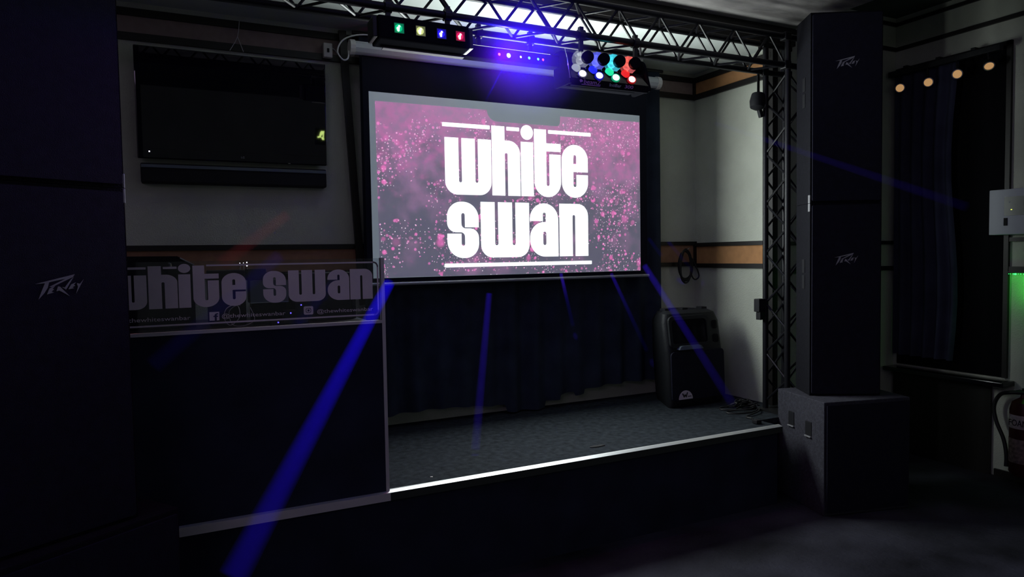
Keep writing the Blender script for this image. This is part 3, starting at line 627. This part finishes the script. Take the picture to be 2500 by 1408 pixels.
# rounded border line, broken above the tall letters
mb = MB()
def line(mb, pts, r=0.0035):
    for p, q in zip(pts, pts[1:]):
        d = (Vector(q)-Vector(p)).normalized(); nn = Vector((-d.y, d.x))*r; e_ = d*r*0.5
        P_ = [Vector(p)-e_+nn, Vector(p)-e_-nn, Vector(q)+e_-nn, Vector(q)+e_+nn]
        mb.poly([[tuple(v) for v in P_]], xz(SGY), 0, 0.0015)
corner = lambda cx, cz, r, a0, a1: [(cx+r*math.cos(math.radians(a0+(a1-a0)*i/6)), cz+r*math.sin(math.radians(a0+(a1-a0)*i/6))) for i in range(7)]
line(mb, [(0.154, 1.580)]+corner(0.858, 1.561, 0.019, 90, 0)+corner(0.858, 1.358, 0.019, 0, -90)+[(-0.95, 1.339)])
line(mb, [(-0.007, 1.573), (0.039, 1.573)], 0.0045); line(mb, [(-0.95, 1.573), (-0.073, 1.573)], 0.0045)
mb.build('border_line', 'vinyl', sg)
for x, wd in ((0.597, 0.252), (0.204, 0.257), (-0.172, 0.256)):
    font_mesh('@thewhiteswanbar', 0.024, 'handle_text', 'vinyl', sg, frame((x, SGY-0.0005, 1.358), (1, 0, 0), (0, 0, 1)), width=wd, depth=0.0007)
sq = fillet([(0.541, 1.354, .006), (0.582, 1.354, .006), (0.582, 1.391, .006), (0.541, 1.391, .006)], 4)
MB().poly([sq, fillet([(0.550, 1.362, .006), (0.573, 1.362, .006), (0.573, 1.383, .006), (0.550, 1.383, .006)], 4)], xz(SGY), 0, 0.0015)\
    .poly([fillet([(0.5525, 1.3645, .005), (0.5705, 1.3645, .005), (0.5705, 1.3805, .005), (0.5525, 1.3805, .005)], 4), ellipse(0.5615, 1.3725, 0.005, 0.005, 14)], xz(SGY), 0, 0.0015).build('camera_icon', 'vinyl', sg)
MB().poly([[(0.158, 1.349), (0.178, 1.349), (0.178, 1.364), (0.173, 1.364), (0.173, 1.369), (0.178, 1.369), (0.178, 1.374), (0.184, 1.379), (0.192, 1.379), (0.192, 1.374), (0.187, 1.374), (0.186, 1.369), (0.192, 1.369), (0.191, 1.364), (0.186, 1.364), (0.186, 1.349), (0.196, 1.349), (0.196, 1.385), (0.158, 1.385)]], xz(SGY), 0, 0.0015).build('letter_icon', 'vinyl', sg)

# equipment standing on the DJ table, seen through the sign
eq = empty('laptop_case', (-0.15, 3.5, 1.295), 'black sloping equipment case behind the sign next to the left tower', 'case')
MB().poly([[(-0.42, 1.296), (-0.42, 1.626), (0.050, 1.622), (0.117, 1.584), (0.117, 1.296)]], xz(3.50), 0, 0.22).build('case_body', 'plastic', eq)
MB().poly([[(0.060, 1.612), (0.117, 1.580), (0.1195, 1.584), (0.0625, 1.6165)]], xz(3.497), 0, 0.22).build('metal_edge', 'bar', eq)
MB().lathe([(0.012, 0), (0.008, 0.018), (0, 0.02)], (0.017, 3.49, 1.575), (0, -0.3, 1), 10).build('knob', 'chrome', eq)
mx = empty('dj_mixer', (0.25, 3.5, 1.295), 'black upright DJ mixer with tiny white lights behind the sign letters', 'mixer')
MB().box((0.178, 3.50, 1.297), (0.335, 3.72, 1.553), 0.006).build('mixer_body', 'plastic', mx)
for x, z, r in ((0.315, 1.5855, 0.0022), (0.346, 1.573, 0.0035), (0.346, 1.588, 0.003), (0.331, 1.586, 0.002)):
    MB().cyl((x, 3.52, 1.45), (x, 3.52, z), 0.0018, seg=6).build('stalk', 'blackmetal', mx)
    MB().lathe([(0, -r), (r*0.7, -r*0.7), (r, 0), (r*0.7, r*0.7), (0, r)], (x, 3.52, z), (0, 0, 1), 8).build('indicator_light', 'star', mx)
pl = empty('media_player', (0.44, 3.48, 1.295), 'blue-grey media player with bright top edge behind the letters e and s', 'player')
MB().box((0.352, 3.48, 1.395), (0.525, 3.60, 1.503), 0.004).build('player_body', 'greybox', pl)
MB().box((0.345, 3.50, 1.503), (0.43, 3.62, 1.557), 0.004).build('rear_unit', 'plastic', pl)
for q in (1.501, 1.3965): MB().box((0.352, 3.476, q), (0.525, 3.482, q+0.003)).build('edge_trim', 'chrome', pl)
MB().box((0.36, 3.49, 1.296), (0.515, 3.59, 1.393)).build('stand', 'plastic', pl)
for i, (x, z, y) in enumerate(((0.573, 1.382, 3.42), (0.450, 1.315, 3.30), (0.518, 1.349, 3.38))):
    o = empty('indicator_box', (x, y, z), ('small black box with a blue light behind the camera icon of the sign', 'small black box with a blue light low on the DJ table front', 'small black box with a blue light behind the middle handle text')[i], 'device', 'blue lit boxes on the DJ table')
    MB().box((x-0.03, y+0.004, 1.296), (x+0.03, y+0.07, z+0.012), 0.003).build('box_body', 'plastic', o)
    MB().lathe([(0, 0.003), (0.0035, 0.0)], (x, y+0.003, z), (0, -1, 0), 8).build('blue_light', 'bled', o)
fc = empty('flight_case', (0.70, 3.55, 1.295), 'black flight case behind the letters w a n of the sign', 'case')
MB().box((0.545, 3.50, 1.297), (0.85, 3.74, 1.530), 0.006).build('case_body', 'plastic', fc)
for q in (0.545, 0.835): MB().box((q-0.002, 3.497, 1.30), (q+0.017, 3.502, 1.527)).build('edge_trim', 'greyplastic', fc)
cable_pts = [(0.30, 3.40, 1.395), (0.27, 3.36, 1.40), (0.235, 3.33, 1.385), (0.225, 3.32, 1.345), (0.25, 3.33, 1.312), (0.29, 3.34, 1.345), (0.285, 3.36, 1.395), (0.25, 3.37, 1.37), (0.262, 3.36, 1.312), (0.31, 3.35, 1.305), (0.355, 3.36, 1.33), (0.34, 3.38, 1.385)]
tag(MB().tube(cable_pts, 0.0015, 6, 6).build('cable', 'wcable', None, smooth=True), 'thin white cable looped on the DJ table behind the sign', 'cable')

# ------------------------------------------------------------------ television, soundbar, switch and wires on the back wall
tv = empty('television', (0.397, 4.38, 2.45), 'large black flat television on the wall left of the projection screen', 'television')
Ttv = Matrix.Translation((0.397, 4.40, 2.17)) @ Matrix.Rotation(math.radians(3.4), 4, 'X')
MB().box((-0.512, -0.035, 0), (0.512, 0.012, 0.605), 0.006).build('bezel', 'tvglass', tv, tf=Ttv)
MB().box((-0.482, -0.038, 0.055), (0.482, -0.034, 0.575)).build('tv_panel', 'tvglass', tv, tf=Ttv)
MB().box((-0.30, -0.02, 0.15), (0.30, 0.0, 0.45)).box((-0.2, 0.0, 0.2), (0.2, 0.04, 0.4)).build('wall_bracket', 'blackmetal', tv, tf=Matrix.Translation((0.397, 4.405, 2.17)))
font_mesh('LG', 0.016, 'logo', 'logo', tv, Ttv @ frame((0.02, -0.0365, 0.022), (1, 0, 0), (0, 0, 1)), depth=0.0005)
MB().box((-0.456, -0.0385, 0.035), (-0.450, -0.0345, 0.041)).build('standby_light', 'star', tv, tf=Ttv)
sb2 = empty('soundbar', (0.40, 4.36, 2.09), 'black soundbar mounted right below the television', 'soundbar')
MB().box((-0.103, 4.365, 2.035), (0.905, 4.448, 2.145), 0.01).build('soundbar_body', 'plastic', sb2)
MB().box((-0.10, 4.358, 2.118), (0.902, 4.366, 2.136), 0.003).build('top_trim', 'greybox', sb2)
sw = empty('wall_switch', (0.941, 4.43, 2.875), 'pale switch box on the wall beside the end of the screen housing', 'switch')
MB().box((0.914, 4.388, 2.832), (0.968, 4.427, 2.920), 0.006).build('switch_box', 'white', sw)
MB().box((0.934, 4.383, 2.862), (0.948, 4.389, 2.886), 0.002).build('rocker', 'greyplastic', sw)
tag(MB().tube([(1.25, 4.23, 2.925), (1.16, 4.20, 2.937), (1.06, 4.20, 2.925), (0.985, 4.20, 2.885), (0.955, 4.20, 2.82), (0.985, 4.20, 2.775), (1.015, 4.20, 2.785), (1.027, 4.22, 2.835)], 0.0045, 8, 6).build('screen_cable', 'wcable', None, smooth=True), 'pale cable looping out of the left end of the screen housing', 'cable')
tag(MB().tube([(0.967, 4.42, 2.90), (0.99, 4.43, 2.893), (1.01, 4.435, 2.87)], 0.003, 6, 4).build('switch_cable', 'wcable', None), 'short thin cable coming out of the wall switch box', 'cable')
tag(MB().tube([(0.438, 4.415, 2.998), (0.425, 4.412, 2.90), (0.38, 4.412, 2.815)], 0.002, 6, 3).tube([(0.425, 4.412, 2.90), (0.455, 4.412, 2.815)], 0.002, 6).build('hanging_wire', 'wcable', None), 'thin forked wire hanging on the wall above the television', 'wire')
lp = MB().box((1.00, 4.375, 1.30), (1.045, 4.40, 3.0)).build('batten', 'wood', None)
lp.data.transform(Matrix.Translation((1.045, 0, 1.40)) @ Matrix.Rotation(math.radians(-3.0), 4, 'Y') @ Matrix.Translation((-0.955, 0, -1.40)))
tag(lp, 'dark leaning batten between the television and the black drape', 'batten')

# ------------------------------------------------------------------ floor monitor, coil and cables on the stage
mo = empty('stage_monitor', (3.40, 4.05, 0.5), 'bulky black plastic stage speaker with half-round white badge in the alcove corner', 'speaker')
def monitor():
    sect = []
    # rounded profile rings from bottom to top: (z, x0, x1, y0, y1, r)
    rings = [(0.50, 3.155, 3.660, 3.90, 4.27, 0.05), (0.54, 3.145, 3.668, 3.885, 4.28, 0.06), (0.90, 3.125, 3.668, 3.90, 4.29, 0.06),
             (1.10, 3.118, 3.665, 3.93, 4.28, 0.06), (1.165, 3.135, 3.650, 3.95, 4.25, 0.07), (1.185, 3.175, 3.610, 3.985, 4.21, 0.06)]
    m2 = MB(); prev = None
    for z, x0, x1, y0, y1, r in rings:
        L = fillet([(x0, y0, r), (x1, y0, r), (x1-0.08, y1, r), (x0+0.17, y1, r)], 5)
        cur = [m2.bm.verts.new((p[0], p[1], z)) for p in L]
        if prev:
            for i in range(len(cur)):
                j = (i+1) % len(cur); m2.bm.faces.new((prev[i], prev[j], cur[j], cur[i]))
        else: m2.bm.faces.new(cur[::-1])
        prev = cur
    m2.bm.faces.new(prev)
    return m2
monitor().build('cabinet', 'greyplastic', mo, smooth=True)
slope = lambda z: 3.885+(z-0.54)*0.042 if z < 0.9 else 3.90+(z-0.9)*0.15
def plate(pts, t0, t1, nm, m):
    return MB().poly([pts], lambda x, z, t: (x, slope(z)+t, z), t0, t1).build(nm, m, mo)
plate(fillet([(3.165, 0.555, .02), (3.648, 0.555, .02), (3.648, 0.90, .03), (3.165, 0.90, .03)], 5), -0.010, 0.002, 'woofer_grille', 'grille')
hr_ = fillet([(3.19, 0.955, .02), (3.505, 0.955, .02), (3.505, 1.125, .03), (3.19, 1.125, .03)], 5)
MB().poly([fillet([(3.165, 0.93, .03), (3.53, 0.93, .03), (3.53, 1.15, .04), (3.165, 1.15, .04)], 5), hr_], lambda x, z, t: (x, slope(z)+t, z), -0.014, 0.002).build('horn_frame', 'greyplastic', mo)
plate(hr_, -0.004, 0.001, 'horn', 'gloss')
plate(fillet([(3.22, 0.915, .006), (3.44, 0.915, .006), (3.42, 0.942, .012), (3.24, 0.942, .012)], 4), -0.035, 0.0, 'lip', 'greybox')
for z in (0.975, 1.075):
    plate(fillet([(3.565, z-0.03, .015), (3.615, z-0.03, .015), (3.615, z+0.03, .015), (3.565, z+0.03, .015)], 4), -0.003, 0.004, 'port', 'gloss')
for x in (3.24, 3.40, 3.58): MB().box((x-0.025, 4.02, 1.178), (x+0.025, 4.08, 1.198), 0.004).build('foot', 'plastic', mo)
half = [(3.280+0.062*math.cos(math.radians(a)), 0.562+0.062*math.sin(math.radians(a))) for a in range(0, 181, 12)]
bd = plate(half, -0.014, -0.009, 'badge', 'vinyl')
MB().poly([[(3.245, 0.606), (3.256, 0.604), (3.263, 0.588), (3.272, 0.600), (3.280, 0.588), (3.292, 0.612), (3.297, 0.608), (3.282, 0.574), (3.272, 0.586), (3.262, 0.574)]], lambda x, z, t: (x, slope(z)+t, z), -0.016, -0.0139).box((3.298, slope(.58)-0.016, 0.579), (3.328, slope(.58)-0.0139, 0.583)).build('letter_w', 'plastic', bd)

co = empty('cable_coil', (3.73, 4.43, 1.50), 'coil of black cable hanging from a ring hook in the alcove corner', 'cable')
def coil_tube(cx, cz, rx, rz, n, seed, y=4.385, spread=0.008):
    rd = random.Random(seed); pts = []
    for k in range(n):
        j1, j2, j3 = rd.uniform(-.012, .012), rd.uniform(-.02, .02), rd.uniform(-spread, spread)
        for i in range(10):
            a = 2*math.pi*i/10; pts.append((cx+(rx+j1)*math.sin(a), y+j3+0.004*math.sin(a*2), cz+(rz+j2)*math.cos(a)+j1))
    return pts
MB().tube(coil_tube(3.715, 1.50, 0.062, 0.115, 5, 3), 0.0065, 7, 3).build('loops', 'cable', co, smooth=True)
MB().tube([(3.76, 4.38, 1.57), (3.79, 4.375, 1.53), (3.83, 4.372, 1.45), (3.838, 4.372, 1.405), (3.80, 4.372, 1.385), (3.77, 4.376, 1.42), (3.765, 4.378, 1.50), (3.75, 4.38, 1.57)], 0.0055, 7, 5).build('loose_loop', 'cable', co, smooth=True)
MB().tube([(3.767+0.018*math.sin(a*math.pi/8), 4.40, 1.618+0.018*math.cos(a*math.pi/8)) for a in range(17)], 0.003, 6).build('ring_hook', 'chrome', co)
MB().cyl((3.767, 4.44, 1.636), (3.767, 4.40, 1.636), 0.004).tube([(3.767, 4.40, 1.60), (3.76, 4.395, 1.585), (3.767, 4.39, 1.57)], 0.004, 6, 4).build('hook_pin', 'chrome', co)
def floor_cable(name, pts, label, r=0.005):
    return tag(MB().tube([(x, y, 0.5+r+dz) for x, y, dz in pts], r, 7, 6).build(name, 'cable', None, smooth=True), label, 'cable')
floor_cable('floor_cable', [(3.70, 3.63, 0), (3.62, 3.60, 0), (3.50, 3.64, 0), (3.44, 3.70, 0), (3.50, 3.745, 0), (3.62, 3.70, 0), (3.72, 3.70, 0)], 'black cable loop on the stage carpet nearest the stage speaker')
floor_cable('floor_cable', [(3.68, 3.59, 0.012), (3.58, 3.52, 0.004), (3.44, 3.545, 0), (3.40, 3.60, 0), (3.47, 3.615, 0.004), (3.57, 3.565, 0.012), (3.66, 3.60, 0.014)], 'black cable making a flat loop left of the truss column base')
pc = empty('power_cable', (3.40, 3.32, 0.5), 'black power cable with a plug lying towards the stage edge', 'cable')
MB().tube([(x, y, 0.506+dz) for x, y, dz in ((3.69, 3.62, 0.02), (3.60, 3.50, 0.012), (3.50, 3.46, 0.006), (3.42, 3.44, 0), (3.42, 3.385, 0), (3.385, 3.35, 0), (3.365, 3.315, 0))], 0.005, 7, 6).build('lead', 'cable', pc, smooth=True)
MB().box((3.335, 3.262, 0.502), (3.378, 3.305, 0.528), 0.006).build('plug', 'plastic', pc)
m_ = MB(); rd = random.Random(5)
for k in range(7):
    px, py = 3.60+rd.uniform(-.04, .05), 3.66+rd.uniform(-.04, .05); pts = []
    for i in range(7): pts.append((px+rd.uniform(-.07, .07), py+rd.uniform(-.05, .06), 0.506+rd.uniform(0, .05)))
    m_.tube(pts, 0.0045, 6, 5)
tag(m_.build('cable_tangle', 'cable', None, smooth=True), 'messy tangle of black cables behind the truss column base', 'cables')
tag(MB().poly([fillet([(2.13, 3.335, .01), (2.18, 3.325, .01), (2.235, 3.335, .008), (2.225, 3.355, .01), (2.17, 3.36, .01), (2.135, 3.353, .008)], 4)], zup, 0.5002, 0.504).build('scrap', 'plastic', None), 'dark scrap lying on the stage carpet near the front edge', 'litter')
tag(MB().poly([[(1.148, 3.275), (1.158, 3.272), (1.164, 3.281), (1.152, 3.285)]], zup, 0.5002, 0.503).build('paper_bit', 'white', None), 'tiny white paper bit on the stage near the DJ booth', 'litter')

# ------------------------------------------------------------------ right wall: curtain, lamp rail, control panel, extinguisher, green lights
wc = empty('window_curtain', (5.13, 3.36, 0.75), 'dark navy curtain drawn beside the black window on the right', 'curtain')
def wfn(u, v):
    y = 3.60-(0.47+0.03*math.sin(v*7))*u
    return (5.13+0.03*math.sin(u*5*2*math.pi)*(0.4+0.6*(1-v)), y, 0.78+(2.965-0.78)*v)
MB().sheet(wfn, 70, 10).build('drape', 'wincurtain', wc, smooth=True)
rl = empty('lamp_rail', (5.12, 3.25, 2.90), 'dark rail carrying four small round lamps across the top of the window', 'lamp rail')
MB().box((5.06, 2.80, 2.925), (5.10, 3.61, 2.965), 0.004).build('rail', 'greyplastic', rl)
for y in (3.50, 3.25, 3.0): MB().box((5.10, y-0.015, 2.935), (5.165, y+0.015, 2.995)).build('rail_bracket', 'greyplastic', rl)
for i, (y, z) in enumerate(((3.535, 2.826), (3.314, 2.819), (3.104, 2.829), (2.892, 2.837))):
    o = empty('round_lamp', (5.06, y, z), ('round warm-faced lamp on the rail, closest to the speaker tower', 'round warm-faced lamp on the rail, second from the speaker tower', 'round warm-faced lamp on the rail, third from the speaker tower', 'round warm-faced lamp on the rail, farthest from the speaker tower and partly shaded')[i], 'lamp', 'round lamps on the rail')
    d = Vector((-0.82, -0.5, -0.1)).normalized() if i < 3 else Vector((-0.62, -0.5, -0.75)).normalized()
    c = Vector((5.065, y-0.02, z))
    MB().lathe([(0, -0.045), (0.030, -0.04), (0.033, 0.0), (0.030, 0.004)], c, d, 20).cyl(c+Vector((0, 0, 0.02)), (c.x+0.005, c.y+0.01, 2.93), 0.006, seg=8).build('lamp_housing', 'blackmetal', o, smooth=True)
    MB().lathe([(0.0285, 0.003), (0.033, 0.003), (0.034, 0.009), (0.0285, 0.010), (0.0285, 0.003)], c, d, 24).build('rim', 'bar', o, smooth=True)
    MB().lathe([(0, 0.006), (0.024, 0.005), (0.028, 0.003)], c, d, 24).build('lamp_face', 'tan', o, smooth=True)
cp_ = empty('control_panel', (5.16, 2.75, 1.84), 'pale wall control panel with a dark display at the right picture edge', 'control panel')
MB().box((5.115, 2.45, 1.687), (5.189, 2.885, 1.994), 0.006).build('panel_case', 'panelgrey', cp_)
MB().box((5.110, 2.47, 1.815), (5.116, 2.785, 1.942)).build('display', 'darkgreen', cp_)
MB().box((5.108, 2.765, 1.748), (5.116, 2.787, 1.80), 0.002).build('button', 'plastic', cp_)
MB().lathe([(0, .004), (.006, 0)], (5.109, 2.753, 1.905), (-1, 0, 0), 10).build('key_lock', 'panelgrey', cp_)
MB().box((5.108, 2.735, 1.852), (5.111, 2.743, 1.857)).build('yellow_light', emis('yellow_led', (0.9, 1.0, 0.1), 1.5), cp_)
gs = empty('green_light_string', (5.16, 2.70, 1.43), 'row of tiny green lights under the dark rail on the right wall', 'lights')
MB().box((5.160, 2.44, 1.428), (5.189, 2.79, 1.437)).build('light_strip', 'blackmetal', gs)
for i, y in enumerate((2.775, 2.765, 2.748, 2.740, 2.732, 2.715, 2.70, 2.68, 2.65, 2.62)):
    r = (0.0025, 0.002, 0.003, 0.0045, 0.006, 0.002, 0.003, 0.004, 0.004, 0.004)[i]
    MB().lathe([(0, -r), (r*0.7, -r*0.7), (r, 0), (r*0.7, r*0.7), (0, r)], (5.158, y, 1.421-0.3*r), (0, 0, 1), 8).build('green_light', 'gled', gs)
light('green_strip_light', 'AREA', (5.150, 2.60, 1.425), 0.16, (0.05, 1.0, 0.06), (5.165, 2.60, 0.3), shape='RECTANGLE', size=0.35, size_y=0.02)
light('green_glow_light', 'POINT', (5.10, 2.66, 1.30), 0.20, (0.05, 1.0, 0.06), shadow_soft_size=0.02)
fe = empty('fire_extinguisher', (5.08, 2.62, 0.1), 'dark red fire extinguisher with a printed label hanging on the right wall', 'fire extinguisher')
FX, FYY = 5.095, 2.625
MB().lathe([(0, 0.07), (0.07, 0.075), (0.088, 0.10), (0.088, 0.52), (0.075, 0.57), (0.03, 0.60), (0.022, 0.63), (0, 0.63)], (FX, FYY, 0), (0, 0, 1), 28).build('cylinder', 'red', fe, smooth=True)
def lab(z0, z1): return MB().lathe([(0.0888, z0), (0.0892, z0+0.002), (0.0892, z1-0.002), (0.0888, z1)], (FX, FYY, 0), (0, 0, 1), 28)
lab(0.40, 0.49).build('cream_band', 'label', fe, smooth=True)
lab(0.17, 0.33).build('instruction_label', pbr('brown_label', (0.22, 0.17, 0.14), 0.6, noise=0.6, nscale=50), fe, smooth=True)
font_mesh('FOAM', 0.06, 'lettering', 'plastic', fe, frame((FX-0.0905, FYY+0.055, 0.42), (0, -1, 0), (0, 0, 1)), depth=0.0008, width=0.11)
MB().box((FX-0.02, FYY-0.05, 0.63), (FX+0.02, FYY+0.05, 0.645), 0.004).cyl((FX, FYY, 0.62), (FX, FYY, 0.66), 0.02).build('valve_handle', 'plastic', fe)
MB().tube([(FX-0.01, FYY-0.02, 0.635), (FX-0.03, FYY+0.08, 0.625), (5.12, 2.80, 0.585), (5.12, 2.835, 0.50), (5.115, 2.815, 0.40), (5.11, 2.765, 0.29), (5.10, 2.74, 0.19), (5.09, 2.735, 0.11)], 0.013, 10, 6).build('hose', 'cable', fe, smooth=True)
MB().box((5.183, FYY-0.03, 0.30), (5.189, FYY+0.03, 0.56)).build('bracket', 'blackmetal', fe)

# emergency exit sign on the rear wall, seen only as a reflection in the television
ex = empty('exit_sign', (2.6, -4.05, 2.75), 'small green running figure exit sign on the rear wall, mirrored in the television', 'sign')
MB().box((2.45, -4.098, 2.62), (2.78, -4.06, 2.90)).build('sign_box', 'plastic', ex)
MB().poly([[(2.559, 2.862), (2.574, 2.856), (2.605, 2.860), (2.597, 2.796), (2.595, 2.741), (2.604, 2.713), (2.584, 2.702), (2.556, 2.718), (2.559, 2.739), (2.528, 2.744), (2.489, 2.733), (2.484, 2.759), (2.515, 2.767), (2.528, 2.821), (2.536, 2.842)],
           [(2.572, 2.806), (2.579, 2.765), (2.557, 2.746), (2.544, 2.759)]], lambda x, z, t: (x, -4.06+t, z), 0, 0.004).build('running_figure', 'exit', ex)

# ------------------------------------------------------------------ light beams: thin haze tinted with the beam light, lit by real narrow spotlights
def haze_mat(name, dens, col):
    m = bpy.data.materials.new(name); m.use_nodes = True; n = m.node_tree.nodes; n.clear()
    out = n.new('ShaderNodeOutputMaterial'); v = n.new('ShaderNodeVolumeScatter')
    v.inputs['Density'].default_value = dens; v.inputs['Color'].default_value = (*col, 1); v.inputs['Anisotropy'].default_value = 0.0
    m.node_tree.links.new(v.outputs[0], out.inputs['Volume']); return m
HAZE = {}
S0 = Vector((1.711, 3.435, 2.685))
B = (0.04, 0.008, 1.0)
#        end point,            start t, radii,        haze, power, colour, label
BEAMS = [((0.149, 2.2, 0.66),   0.584, 0.024, 0.048, 1.25, 3300, B, 'broad blue light beam slanting down across the DJ booth corner'),
         ((1.505, 3.534, 0.53), 0.598, 0.018, 0.028, 1.4, 480, B, 'blue light beam falling almost straight down to the stage carpet'),
         ((2.605, 4.29, 1.09),  0.760, 0.012, 0.016, 2.5, 260, B, 'short blue light beam below the middle of the screen bar'),
         ((3.256, 4.29, 0.863), 0.670, 0.013, 0.018, 2.0, 340, B, 'blue light beam on the drape left of the stage speaker'),
         ((3.548, 3.705, 0.54), 0.541, 0.020, 0.036, 1.2, 520, B, 'blue light beam crossing the stage speaker down to the cables'),
         ((3.402, 4.29, 1.581), 0.884, 0.014, 0.018, 2.5, 200, B, 'short blue light beam at the right edge of the screen'),
         ((3.80, 4.33, 1.40),   0.779, 0.014, 0.018, 2.5, 70, B, 'faint blue light beam over the hanging cable coil'),
         ((4.212, 2.50, 1.841), 0.429, 0.012, 0.030, 0.8, 70, B, 'faint blue light beam across the right speaker tower'),
         ((-0.05, 2.70, 1.24),  0.740, 0.028, 0.035, 0.8, 110, B, 'faint blue light beam reaching the left speaker tower'),
         ((0.217, 3.26, 1.583), 0.800, 0.026, 0.035, 0.8, 85, (1.0, 0.04, 0.08), 'dim red light beam over the DJ table')]
for e, t0, ra, rb_, dens, pw, col, lab_ in BEAMS:
    e = Vector(e); red = col[0] > 0.5
    src = Vector((1.655, 3.435, 2.685)) if red else S0
    d = e-src; L = d.length; d.normalize(); key = (dens, red)
    if key not in HAZE: HAZE[key] = haze_mat('red_tinted_haze' if red else 'blue_tinted_haze', dens, (1.0, 0.15, 0.2) if red else (0.10, 0.03, 1.0))
    o = MB().cyl(src+d*L*t0, e, ra, rb_, 20).build('light_beam', HAZE[key], None, smooth=True)
    tag(o, lab_, 'light beam', 'light beams from the slim bar')
    light('beam_spot', 'SPOT', src+d*0.03, pw, col, e, spot_size=2*math.atan(rb_/L), spot_blend=0.8, shadow_soft_size=0.002)

# soft puff of haze around the two brightest beam LEDs, tinted with the blue light
hz = bpy.data.materials.new('haze_puff'); hz.use_nodes = True; n = hz.node_tree.nodes; l = hz.node_tree.links; n.clear()
out = n.new('ShaderNodeOutputMaterial'); v = n.new('ShaderNodeVolumeScatter'); tc = n.new('ShaderNodeTexCoord')
ln = n.new('ShaderNodeVectorMath'); ln.operation = 'LENGTH'; l.new(tc.outputs['Object'], ln.inputs[0])
mr = n.new('ShaderNodeMapRange'); mr.interpolation_type = 'SMOOTHSTEP'
for i, q in zip((1, 2, 3, 4), (0.0, 0.38, 0.60, 0.0)): mr.inputs[i].default_value = q
l.new(ln.outputs['Value'], mr.inputs[0]); v.inputs['Color'].default_value = (0.20, 0.10, 1.0, 1); l.new(mr.outputs[0], v.inputs['Density']); l.new(v.outputs[0], out.inputs['Volume'])
hb = MB(); bmesh.ops.create_icosphere(hb.bm, subdivisions=3, radius=0.385)
ho = hb.build('haze', hz, None, smooth=True); ho.location = (1.715, 3.26, 2.64)
tag(ho, 'glowing blue puff of haze around the slim beam bar', 'haze', kind='stuff')
